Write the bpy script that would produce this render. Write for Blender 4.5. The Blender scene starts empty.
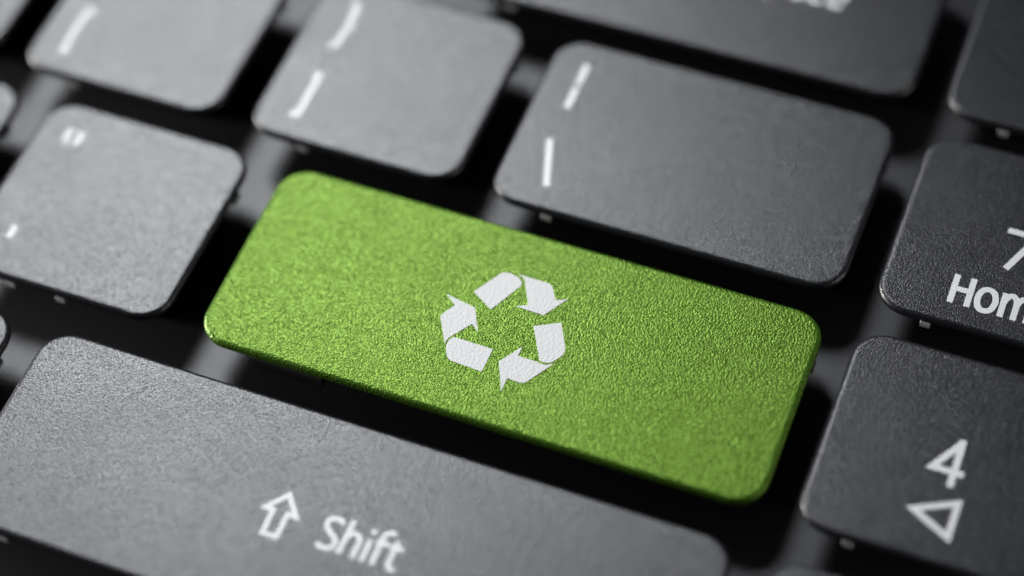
import bpy, bmesh, math
from mathutils import Matrix, Vector
from mathutils.geometry import tessellate_polygon

# ------------------------------------------------------------------ set-up
MM = 0.001                                   # the scene is in metres, all numbers below in millimetres
scene = bpy.context.scene
col = scene.collection

# camera (solved from the key edges of the photograph)
cd = bpy.data.cameras.new('camera')
cam = bpy.data.objects.new('camera', cd)
col.objects.link(cam)
cd.sensor_width = 36.0
cd.lens = 74.565
R = ((0.9302555, 0.3637467, -0.0480937), (-0.2714123, 0.7703949, 0.5769117), (0.2469008, -0.5236220, 0.8153894))
M = Matrix((R[0], R[1], R[2])).transposed().to_4x4()
M.translation = Vector((59.601156, -65.314607, 118.493011)) * MM
cam.matrix_world = M
cd.clip_start = 0.005
cd.clip_end = 20.0
cd.dof.use_dof = True
cd.dof.focus_distance = 142.5 * MM
cd.dof.aperture_fstop = 10.0
cd.dof.aperture_blades = 0
scene.camera = cam

# dim studio surround
world = bpy.data.worlds.new('World')
scene.world = world
world.use_nodes = True
bg = world.node_tree.nodes['Background']
bg.inputs['Color'].default_value = (0.72, 0.86, 1.0, 1)
bg.inputs['Strength'].default_value = 0.03

def area_light(name, loc, target, size, size_y, watts, colour, spread):
    ld = bpy.data.lights.new(name, 'AREA')
    ld.shape = 'RECTANGLE'
    ld.size, ld.size_y = size * MM, size_y * MM
    ld.energy = watts
    ld.color = colour
    ld.spread = math.radians(spread)             # honeycomb grid on the softbox: a soft pool of light
    o = bpy.data.objects.new(name, ld)
    col.objects.link(o)
    o.location = Vector(loc) * MM
    d = Vector(target) - Vector(loc)
    o.rotation_euler = d.to_track_quat('-Z', 'Y').to_euler()
    return o

area_light('softbox', (-96, 135, 190), (5, 17, 0), 100, 100, 0.0345, (0.935, 0.965, 1.0), 25)
area_light('fill_lamp', (240, 25, 34), (20, 10, 0), 90, 40, 0.10, (1.0, 0.96, 0.92), 180)
area_light('rim_lamp', (-380, -15, 24), (25, 10, 0), 140, 30, 3.2, (1.0, 0.98, 0.95), 180)

scene.view_settings.view_transform = 'Standard'
scene.view_settings.look = 'None'
scene.view_settings.exposure = 0.0
scene.view_settings.gamma = 1.0
scene.cycles.use_denoising = True
scene.cycles.denoising_input_passes = 'RGB'

# ------------------------------------------------------------------ materials
def grain_material(name, colour, rough, spec, grain, depth, tint=None, ior=1.5):
    m = bpy.data.materials.new(name)
    m.use_nodes = True
    nt = m.node_tree
    N, L = nt.nodes, nt.links
    b = N['Principled BSDF']
    b.inputs['Base Color'].default_value = (*colour, 1)
    b.inputs['Roughness'].default_value = rough
    b.inputs['Specular IOR Level'].default_value = spec
    b.inputs['IOR'].default_value = ior
    if tint:
        b.inputs['Specular Tint'].default_value = (*tint, 1)
    tc = N.new('ShaderNodeTexCoord')
    mp = N.new('ShaderNodeMapping')
    mp.inputs['Scale'].default_value = (1000, 1000, 1000)
    L.new(tc.outputs['Object'], mp.inputs['Vector'])
    if grain:
        # pebbled moulding grain: rounded cells broken up by noise
        n1 = N.new('ShaderNodeTexVoronoi')
        n1.inputs['Scale'].default_value = grain
        L.new(mp.outputs['Vector'], n1.inputs['Vector'])
        n3 = N.new('ShaderNodeTexNoise')
        n3.inputs['Scale'].default_value = grain * 1.3
        n3.inputs['Detail'].default_value = 1.0
        L.new(mp.outputs['Vector'], n3.inputs['Vector'])
        n4 = N.new('ShaderNodeMath')
        n4.operation = 'MULTIPLY'
        n4.inputs[1].default_value = 0.4
        L.new(n1.outputs['Distance'], n4.inputs[0])
        mx = N.new('ShaderNodeMath')
        mx.operation = 'SUBTRACT'
        L.new(n3.outputs['Fac'], mx.inputs[0])
        L.new(n4.outputs['Value'], mx.inputs[1])
        bp = N.new('ShaderNodeBump')
        bp.inputs['Strength'].default_value = 1.0
        bp.inputs['Distance'].default_value = depth * MM
        L.new(mx.outputs['Value'], bp.inputs['Height'])
        L.new(bp.outputs['Normal'], b.inputs['Normal'])
        # handling wear: the sheen is not quite even
        n2 = N.new('ShaderNodeTexNoise')
        n2.inputs['Scale'].default_value = 0.13
        n2.inputs['Detail'].default_value = 4.0
        L.new(mp.outputs['Vector'], n2.inputs['Vector'])
        mr = N.new('ShaderNodeMapRange')
        mr.inputs['To Min'].default_value = rough - 0.05
        mr.inputs['To Max'].default_value = rough + 0.05
        L.new(n2.outputs['Fac'], mr.inputs['Value'])
        L.new(mr.outputs['Result'], b.inputs['Roughness'])
    return m

MAT = {
    'plastic': grain_material('charcoal_plastic', (0.013, 0.0135, 0.0165), 0.315, 0.60, 8.0, 0.026),
    'green': grain_material('green_paint', (0.042, 0.104, 0.009), 0.325, 1.0, 5.8, 0.052, tint=(0.62, 1.0, 0.15), ior=1.5),
    'legend': grain_material('white_print', (0.96, 0.96, 0.95), 0.55, 0.5, 0, 0),
    'symbol': grain_material('white_symbol_print', (0.76, 0.765, 0.745), 0.55, 0.4, 4.5, 0.016),
    'deck': grain_material('deck_plastic', (0.022, 0.022, 0.025), 0.48, 0.5, 6.0, 0.004),
    'plate': grain_material('backing_plate', (0.012, 0.012, 0.013), 0.6, 0.3, 0, 0),
    'tab': grain_material('clip_plastic_glint', (0.75, 0.75, 0.73), 0.25, 0.6, 0, 0),  # pale base colour so the clips read as bright glints under the caps
}

# ------------------------------------------------------------------ helpers
def link_mesh(name, bm, mat, parent=None, loc=(0, 0, 0)):
    bmesh.ops.scale(bm, vec=(MM, MM, MM), verts=bm.verts)
    me = bpy.data.meshes.new(name)
    bm.to_mesh(me)
    bm.free()
    me.materials.append(mat)
    o = bpy.data.objects.new(name, me)
    col.objects.link(o)
    o.location = Vector(loc) * MM
    if parent:
        o.parent = parent
    return o

def rounded_rect(x0, x1, y0, y1, r, n=10):
    pts = []
    for cx, cy, a0 in ((x1 - r, y1 - r, 0), (x0 + r, y1 - r, 90), (x0 + r, y0 + r, 180), (x1 - r, y0 + r, 270)):
        for k in range(n + 1):
            a = math.radians(a0 + 90.0 * k / n)
            pts.append((cx + r * math.cos(a), cy + r * math.sin(a)))
    return pts

def cap_mesh(w, h, r):
    """One keycap: textured top, rolled edge, drafted skirt, hollow underside."""
    bm = bmesh.new()
    prof = [(-1.30, 0.0), (-0.50, 0.0)]
    for k in range(7):                                 # rolled edge
        a = math.radians(90 - 90 * k / 6)
        prof.append((-0.37 + 0.37 * math.cos(a), -0.37 + 0.37 * math.sin(a)))
    prof += [(-0.01, -0.46), (-0.04, -0.56), (-0.07, -0.63), (-0.14, -0.66), (-0.60, -0.66), (-0.65, -0.55)]
    rings = []
    for d, z in prof:
        rr = max(r + d, 0.25)
        rings.append([bm.verts.new((x, y, z)) for x, y in rounded_rect(-w / 2 - d, w / 2 + d, -h / 2 - d, h / 2 + d, rr)])
    n = len(rings[0])
    bm.faces.new(rings[0])
    for a, b in zip(rings, rings[1:]):
        for i in range(n):
            j = (i + 1) % n
            bm.faces.new((a[i], b[i], b[j], a[j]))
    bm.faces.new(list(reversed(rings[-1])))
    for f in bm.faces:
        f.smooth = True
    bm.normal_update()
    return bm

def box_into(bm, x0, x1, y0, y1, z0, z1, bev=0.08):
    vs = []
    for z, d in ((z0, 0), (z1 - bev, 0), (z1, bev)):
        vs.append([bm.verts.new(p) for p in ((x0 + d, y0 + d, z), (x1 - d, y0 + d, z), (x1 - d, y1 - d, z), (x0 + d, y1 - d, z))])
    bm.faces.new(list(reversed(vs[0])))
    bm.faces.new(vs[-1])
    for a, b in zip(vs, vs[1:]):
        for i in range(4):
            j = (i + 1) % 4
            bm.faces.new((a[i], a[j], b[j], b[i]))

def prism_into(bm, pts, z0, z1):
    area = sum(a[0] * b[1] - b[0] * a[1] for a, b in zip(pts, pts[1:] + pts[:1]))
    if area < 0:
        pts = pts[::-1]
    lo = [bm.verts.new((x, y, z0)) for x, y in pts]
    hi = [bm.verts.new((x, y, z1)) for x, y in pts]
    for a, b, c in tessellate_polygon([[Vector((x, y, 0)) for x, y in pts]]):
        bm.faces.new((hi[a], hi[b], hi[c]))
    n = len(pts)
    for i in range(n):
        j = (i + 1) % n
        bm.faces.new((lo[i], lo[j], hi[j], hi[i]))
    bmesh.ops.recalc_face_normals(bm, faces=bm.faces)

def spline(pts, closed=False, n=8):
    out = []
    m = len(pts)
    g = (lambda i: pts[i % m]) if closed else (lambda i: pts[max(0, min(m - 1, i))])
    for i in range(m if closed else m - 1):
        p0, p1, p2, p3 = g(i - 1), g(i), g(i + 1), g(i + 2)
        for k in range(n):
            t = k / n
            out.append(tuple(0.5 * (2 * b + (c - a) * t + (2 * a - 5 * b + 4 * c - d) * t * t + (3 * b - a - 3 * c + d) * t ** 3)
                             for a, b, c, d in zip(p0, p1, p2, p3)))
    if not closed:
        out.append(pts[-1])
    return out

def stroke_into(bm, pts, width, z1, closed=False):
    n = len(pts)
    left, right = [], []
    for i in range(n):
        p = Vector(pts[i])
        a = Vector(pts[(i - 1) % n]) if closed or i > 0 else None
        b = Vector(pts[(i + 1) % n]) if closed or i < n - 1 else None
        d1 = (p - a).normalized() if a is not None else (b - p).normalized()
        d2 = (b - p).normalized() if b is not None else d1
        n1, n2 = Vector((-d1.y, d1.x)), Vector((-d2.y, d2.x))
        m = n1 + n2
        m = m / max(m.length_squared / 2, 0.35)
        left.append(p + m * width / 2)
        right.append(p - m * width / 2)
    lo = -0.02
    V = lambda p, z: bm.verts.new((p.x, p.y, z))
    lt, rt = [V(p, z1) for p in left], [V(p, z1) for p in right]
    lb, rb = [V(p, lo) for p in left], [V(p, lo) for p in right]
    for i in range(n if closed else n - 1):
        j = (i + 1) % n
        bm.faces.new((rt[i], rt[j], lt[j], lt[i]))
        bm.faces.new((lt[i], lt[j], lb[j], lb[i]))
        bm.faces.new((rb[i], rb[j], rt[j], rt[i]))
    if not closed:
        bm.faces.new((lt[0], lb[0], rb[0], rt[0]))
        bm.faces.new((rt[-1], rb[-1], lb[-1], lt[-1]))

def legend(name, parent, strokes, width=0.42):
    """strokes: list of (points, closed); points in keyboard millimetres."""
    c = parent['centre_mm']
    bm = bmesh.new()
    for k, (pts, closed) in enumerate(strokes):
        stroke_into(bm, [(x - c[0], y - c[1]) for x, y in pts], width, 0.020 + 0.003 * k, closed)
    return link_mesh(name, bm, MAT['legend'], parent)

def line(*pts): return (list(pts), False)
def loop(*pts): return (list(pts), True)
def curve(*pts): return (spline(list(pts)), False)
def round_loop(*pts): return (spline(list(pts), True), True)

# letters: origin x at the left stem, y on the baseline; x-height xh, ascender/cap height ch
def letter(ch, x, y, xh=1.80, cap=2.42):
    P = lambda *q: [(x + a, y + b) for a, b in q]
    if ch == 'H': return [line(*P((0, 0), (0, cap))), line(*P((1.14, 0), (1.14, cap))), line(*P((0, cap * .52), (1.14, cap * .52)))], 1.14
    if ch == 'o': return [round_loop(*P((0, xh / 2), (.18, xh * .88), (.6, xh), (1.02, xh * .88), (1.2, xh / 2), (1.02, xh * .12), (.6, 0), (.18, xh * .12)))], 1.2
    if ch == 'm': return [line(*P((0, -.12), (0, xh + .1))), curve(*P((0, xh * .62), (.2, xh * .9), (.5, xh), (.8, xh * .86), (.88, xh * .55), (.88, -.12))),
                          curve(*P((.88, xh * .62), (1.08, xh * .9), (1.38, xh), (1.68, xh * .86), (1.76, xh * .55), (1.76, -.12)))], 1.76
    if ch == 'e': return [curve(*P((.05, xh * .52), (.6, xh * .52), (1.14, xh * .52), (1.02, xh * .86), (.6, xh), (.18, xh * .86), (0, xh * .48), (.18, xh * .1), (.62, 0), (1.06, xh * .1)))], 1.15
    if ch == 'c': return [curve(*P((.96, xh * .9), (.6, xh), (.18, xh * .86), (0, xh * .5), (.18, xh * .12), (.6, 0), (.96, xh * .1)))], .95
    if ch == 'a': return [curve(*P((.1, xh * .88), (.5, xh), (.9, xh * .82), (.95, xh * .5), (.95, -.12))),
                          round_loop(*P((.9, xh * .52), (.4, xh * .5), (.02, xh * .25), (.35, 0), (.75, xh * .1), (.92, xh * .3)))], .95
    if ch == 's': return [curve(*P((.82, xh * .92), (.45, xh), (.08, xh * .8), (.4, xh * .52), (.8, xh * .26), (.42, 0), (0, xh * .1)))], .82
    if ch == 'p': return [line(*P((0, -.8), (0, xh + .1))), curve(*P((0, xh * .75), (.5, xh), (.95, xh * .78), (1.05, xh * .5), (.95, xh * .2), (.5, 0), (0, xh * .22)))], 1.05
    if ch == 'k': return [line(*P((0, -.12), (0, cap + .1))), line(*P((.9, xh + .1), (.12, xh * .48), (.98, -.12)))], .95
    if ch == 'B': return [line(*P((0, -.1), (0, cap + .1))), curve(*P((0, cap), (.6, cap), (.98, cap * .8), (.65, cap * .54), (0, cap * .54))),
                          curve(*P((0, cap * .54), (.75, cap * .53), (1.12, cap * .28), (.75, 0), (0, 0)))], 1.1
    raise KeyError(ch)

def word(text, x_end, y, gap=0.56, **k):
    adv = [letter(c, 0, 0, **k)[1] for c in text]
    x = x_end - sum(adv) - gap * (len(text) - 1)
    out = []
    for c, a in zip(text, adv):
        out += letter(c, x, y, **k)[0]
        x += a + gap
    return out

# ------------------------------------------------------------------ the keyboard body under the keys
DECK_Z = -4.2
KEYS = {}
def define(tag, x0, x1, y0, y1): KEYS[tag] = (x0, x1, y0, y1)
ROW = {0: (35.75, 51.35), 1: (17.85, 33.55), 2: (0.0, 15.62), 3: (-18.0, -2.76)}
define('letter', -37.85, -21.5, *ROW[1])
define('left_bracket', -18.9, -2.7, *ROW[1])
define('right_bracket', 0.0, 16.4, *ROW[1])
define('backslash', 19.0, 44.75, *ROW[1])
define('seven', 47.15, 63.5, *ROW[1])
define('backspace', 9.3, 44.75, *ROW[0])
define('lock', 47.3, 63.6, *ROW[0])
define('semicolon', -33.4, -16.98, *ROW[2])
define('quote', -14.4, 1.85, *ROW[2])
define('enter', 4.65, 44.7, *ROW[2])
define('four', 47.05, 63.4, *ROW[2])
define('slash', -23.8, -7.4, *ROW[3])
define('shift', -4.85, 44.3, *ROW[3])
define('one', 47.0, 63.4, *ROW[3])

deck_thing = bpy.data.objects.new('keyboard_body', None)
col.objects.link(deck_thing)
deck_thing.location = (0, 0, -6.0 * MM)
deck_thing['label'] = 'dark charcoal keyboard body showing in the narrow gaps between the keys'
deck_thing['category'] = 'keyboard'

def deck_mesh():
    bm = bmesh.new()
    edges, wells = [], []
    def ring(pts, z):
        vs = [bm.verts.new((x, y, z)) for x, y in pts]
        es = [bm.edges.new((vs[i], vs[(i + 1) % len(vs)])) for i in range(len(vs))]
        return vs, es
    edges += ring([(-60, -45), (95, -45), (95, 75), (-60, 75)], DECK_Z)[1]
    for x0, x1, y0, y1 in KEYS.values():
        vs, es = ring(rounded_rect(x0 + 2.4, x1 - 2.4, y0 + 2.4, y1 - 2.4, 1.4, 5), DECK_Z)
        edges += es
        wells.append(vs)
    bmesh.ops.triangle_fill(bm, use_beauty=True, use_dissolve=False, edges=edges, normal=(0, 0, 1))
    for vs in wells:
        lo = [bm.verts.new((v.co.x, v.co.y, DECK_Z - 1.3)) for v in vs]
        n = len(vs)
        for i in range(n):
            j = (i + 1) % n
            bm.faces.new((vs[i], vs[j], lo[j], lo[i]))
    return bm

link_mesh('deck', deck_mesh(), MAT['deck'], deck_thing, (0, 0, 6.0))
bm = bmesh.new()
box_into(bm, -60, 95, -45, 75, -6.0, DECK_Z - 1.3)
link_mesh('backing_plate', bm, MAT['plate'], deck_thing, (0, 0, 6.0))

# ------------------------------------------------------------------ the keys
def make_key(name, tag, label, group=None, mat='plastic', clips=(4.5,), side_clip=True):
    x0, x1, y0, y1 = KEYS[tag]
    w, h = x1 - x0, y1 - y0
    cx, cy = (x0 + x1) / 2, (y0 + y1) / 2
    o = bpy.data.objects.new(name, None)
    col.objects.link(o)
    o.location = Vector((cx, cy, 0)) * MM
    o['label'] = label
    o['category'] = 'key'
    if group:
        o['group'] = group
    o['centre_mm'] = (cx, cy)
    link_mesh('keycap', cap_mesh(w + 0.24, h + 0.18, 2.32), MAT[mat], o)
    for c in clips:                                    # retaining clips that peep out under the front edge
        b = bmesh.new()
        box_into(b, -w / 2 + c - 0.35, -w / 2 + c + 0.35, -h / 2 - 0.14, -h / 2 + 0.9, -1.10, -0.62)
        link_mesh('clip', b, MAT['tab'], o)
    if side_clip:
        b = bmesh.new()
        box_into(b, w / 2 - 0.9, w / 2 + 0.17, h / 2 - 4.0, h / 2 - 3.1, -1.10, -0.62)
        link_mesh('clip', b, MAT['tab'], o)
    b = bmesh.new()                                    # plunger and scissor block between cap and backing plate
    box_into(b, -w / 2 + 3.2, w / 2 - 3.2, -h / 2 + 2.6, h / 2 - 2.6, DECK_Z - 1.2, -0.60)
    link_mesh('plunger', b, MAT['plate'], o)
    return o

G = 'grey keys around the green key'
make_key('letter_key', 'letter', 'grey key cut off by the top left corner of the photo', G)
k = make_key('bracket_key', 'left_bracket', 'light grey key with one visible open bracket mark, at the top left', G)
legend('bracket_symbol', k, [line((-15.75, 24.17), (-16.36, 24.17), (-16.36, 20.0), (-15.78, 20.0))], 0.50)
legend('brace_symbol', k, [curve((-15.75, 31.3), (-16.3, 30.9), (-16.3, 29.6), (-16.7, 29.15), (-16.3, 28.7), (-16.3, 27.4), (-15.75, 27.0))])
k = make_key('bracket_key', 'right_bracket', 'grey key with a closing brace above a closing square bracket', G)
legend('brace_symbol', k, [curve((2.64, 31.38), (3.14, 31.08), (3.18, 29.75), (3.56, 29.2), (3.18, 28.65), (3.14, 27.32), (2.64, 27.02))], 0.48)
legend('bracket_symbol', k, [line((2.66, 24.02), (3.22, 24.02), (3.22, 20.05), (2.58, 20.05))], 0.50)
k = make_key('backslash_key', 'backslash', 'wide grey key with a broken bar above a backslash, just above the green key', G)
legend('bar_symbol', k, [line((21.64, 31.4), (21.64, 29.42)), line((21.64, 29.12), (21.64, 27.05))], 0.50)
legend('backslash_symbol', k, [line((21.5, 23.95), (22.8, 19.8))], 0.48)
k = make_key('seven_key', 'seven', 'dark key marked 7 and Home at the right edge', G, clips=(3.7,))
legend('digit', k, [line((54.25, 26.7), (56.3, 26.7), (54.85, 23.45))], 0.45)
legend('lettering', k, letter('H', 51.98, 19.5)[0] + letter('o', 53.68, 19.55)[0] + letter('m', 55.4, 19.55)[0] + letter('e', 57.75, 19.55)[0])
k = make_key('backspace_key', 'backspace', 'wide dark blurred key along the top edge with lettering cut off', G)
legend('lettering', k, word('Backspace', 37.75, 42.8))
make_key('lock_key', 'lock', 'dark blank looking key in the top right corner of the photo', G)
make_key('semicolon_key', 'semicolon', 'grey key end at the left edge beside the quote mark key', G)
k = make_key('quote_key', 'quote', 'light grey key with double and single quote marks, left of the green key', G, clips=(4.5, 8.5))
legend('quote_symbol', k, [line((-11.95, 13.35), (-11.95, 12.05)), line((-11.02, 13.35), (-11.02, 12.05))], 0.48)
legend('apostrophe_symbol', k, [line((-11.5, 4.12), (-11.5, 2.98))], 0.48)
k = make_key('four_key', 'four', 'dark key marked 4 with an outlined triangle pointing left', G, clips=(3.6,))
legend('digit', k, [line((55.62, 5.6), (55.62, 9.25)), line((55.62, 9.05), (54.2, 6.72), (56.25, 6.72))], 0.45)
legend('triangle_symbol', k, [loop((53.85, 3.33), (56.45, 4.62), (56.42, 2.03))], 0.42)
make_key('slash_key', 'slash', 'grey key corner at the left edge just above the Shift key', G)
k = make_key('shift_key', 'shift', 'long grey key with an outlined up arrow and the word Shift', G)
legend('arrow_symbol', k, [loop((16.12, -9.2), (17.2, -10.55), (16.62, -10.55), (16.6, -12.3), (15.62, -12.3), (15.6, -10.55), (15.04, -10.55))], 0.36)
legend('lettering', k, [
    curve((20.36, -9.95), (19.78, -9.76), (19.3, -10.08), (19.42, -10.58), (19.85, -10.89), (20.26, -11.22), (20.28, -11.68), (19.85, -11.96), (19.18, -11.86)),
    line((20.85, -9.5), (20.8, -12.05)), curve((20.83, -10.9), (21.0, -10.55), (21.35, -10.38), (21.68, -10.55), (21.76, -10.95), (21.76, -12.05)),
    line((22.4, -10.42), (22.4, -12.05)), line((22.4, -9.68), (22.4, -10.04)),
    curve((23.8, -9.6), (23.45, -9.56), (23.17, -9.78), (23.1, -10.2), (23.1, -12.05)), line((22.8, -10.42), (23.72, -10.42)),
    curve((24.12, -9.95), (24.1, -10.8), (24.1, -11.6), (24.28, -11.93), (24.66, -11.95)), line((23.8, -10.45), (24.66, -10.45))], 0.36)
make_key('end_key', 'one', 'dark key corner at the bottom edge below the key marked 4', G, clips=())

k = make_key('enter_key', 'enter', 'bright green textured wide key with a white recycling symbol', None, 'green', clips=())
b = bmesh.new()
box_into(b, -20.02 + 4.3, -20.02 + 9.5, -7.81 - 0.12, -7.81 + 0.9, -1.7, -0.62)
link_mesh('clip', b, MAT['deck'], k)
ARROWS = [
    [(21.36, 9.61), (22.50, 11.58), (22.66, 11.77), (22.90, 11.87), (23.21, 11.89), (23.59, 11.82), (23.95, 11.66), (24.19, 11.44), (24.26, 11.15), (23.01, 8.62)],
    [(23.72, 12.00), (25.80, 11.98), (26.08, 11.93), (26.28, 11.80), (26.43, 11.60), (26.93, 10.81), (27.69, 11.19), (26.55, 9.37), (24.53, 9.43), (25.29, 9.81), (24.44, 11.40), (24.33, 11.62), (24.10, 11.86)],
    [(26.25, 8.32), (27.93, 9.20), (28.88, 7.40), (28.96, 7.12), (28.94, 6.82), (28.79, 6.50), (28.52, 6.10), (28.36, 5.92), (28.15, 5.82), (27.85, 5.80), (27.59, 5.89)],
    [(28.62, 5.92), (27.42, 4.00), (27.25, 3.83), (26.98, 3.76), (26.09, 3.82), (26.10, 2.69), (25.08, 4.86), (26.15, 6.52), (26.13, 5.71), (27.55, 5.70), (27.85, 5.63), (28.20, 5.67)],
    [(21.50, 5.70), (24.35, 5.65), (24.30, 3.73), (22.10, 3.84), (21.80, 3.95), (21.58, 4.18), (21.34, 4.64), (21.24, 4.90), (21.24, 5.15), (21.31, 5.44)],
    [(21.10, 4.97), (20.35, 6.33), (20.05, 6.80), (20.00, 7.02), (20.06, 7.25), (20.57, 8.14), (19.66, 8.81), (21.94, 8.41), (22.89, 6.60), (22.25, 7.09), (21.34, 5.76), (21.16, 5.45), (21.10, 5.20)],
]
b = bmesh.new()
c = k['centre_mm']
for pts in ARROWS:
    prism_into(b, [(x - c[0], y - c[1]) for x, y in pts], -0.02, 0.03)
link_mesh('recycling_symbol', b, MAT['symbol'], k)

for o in list(scene.objects):                          # scratch value used while building
    if 'centre_mm' in o:
        del o['centre_mm']
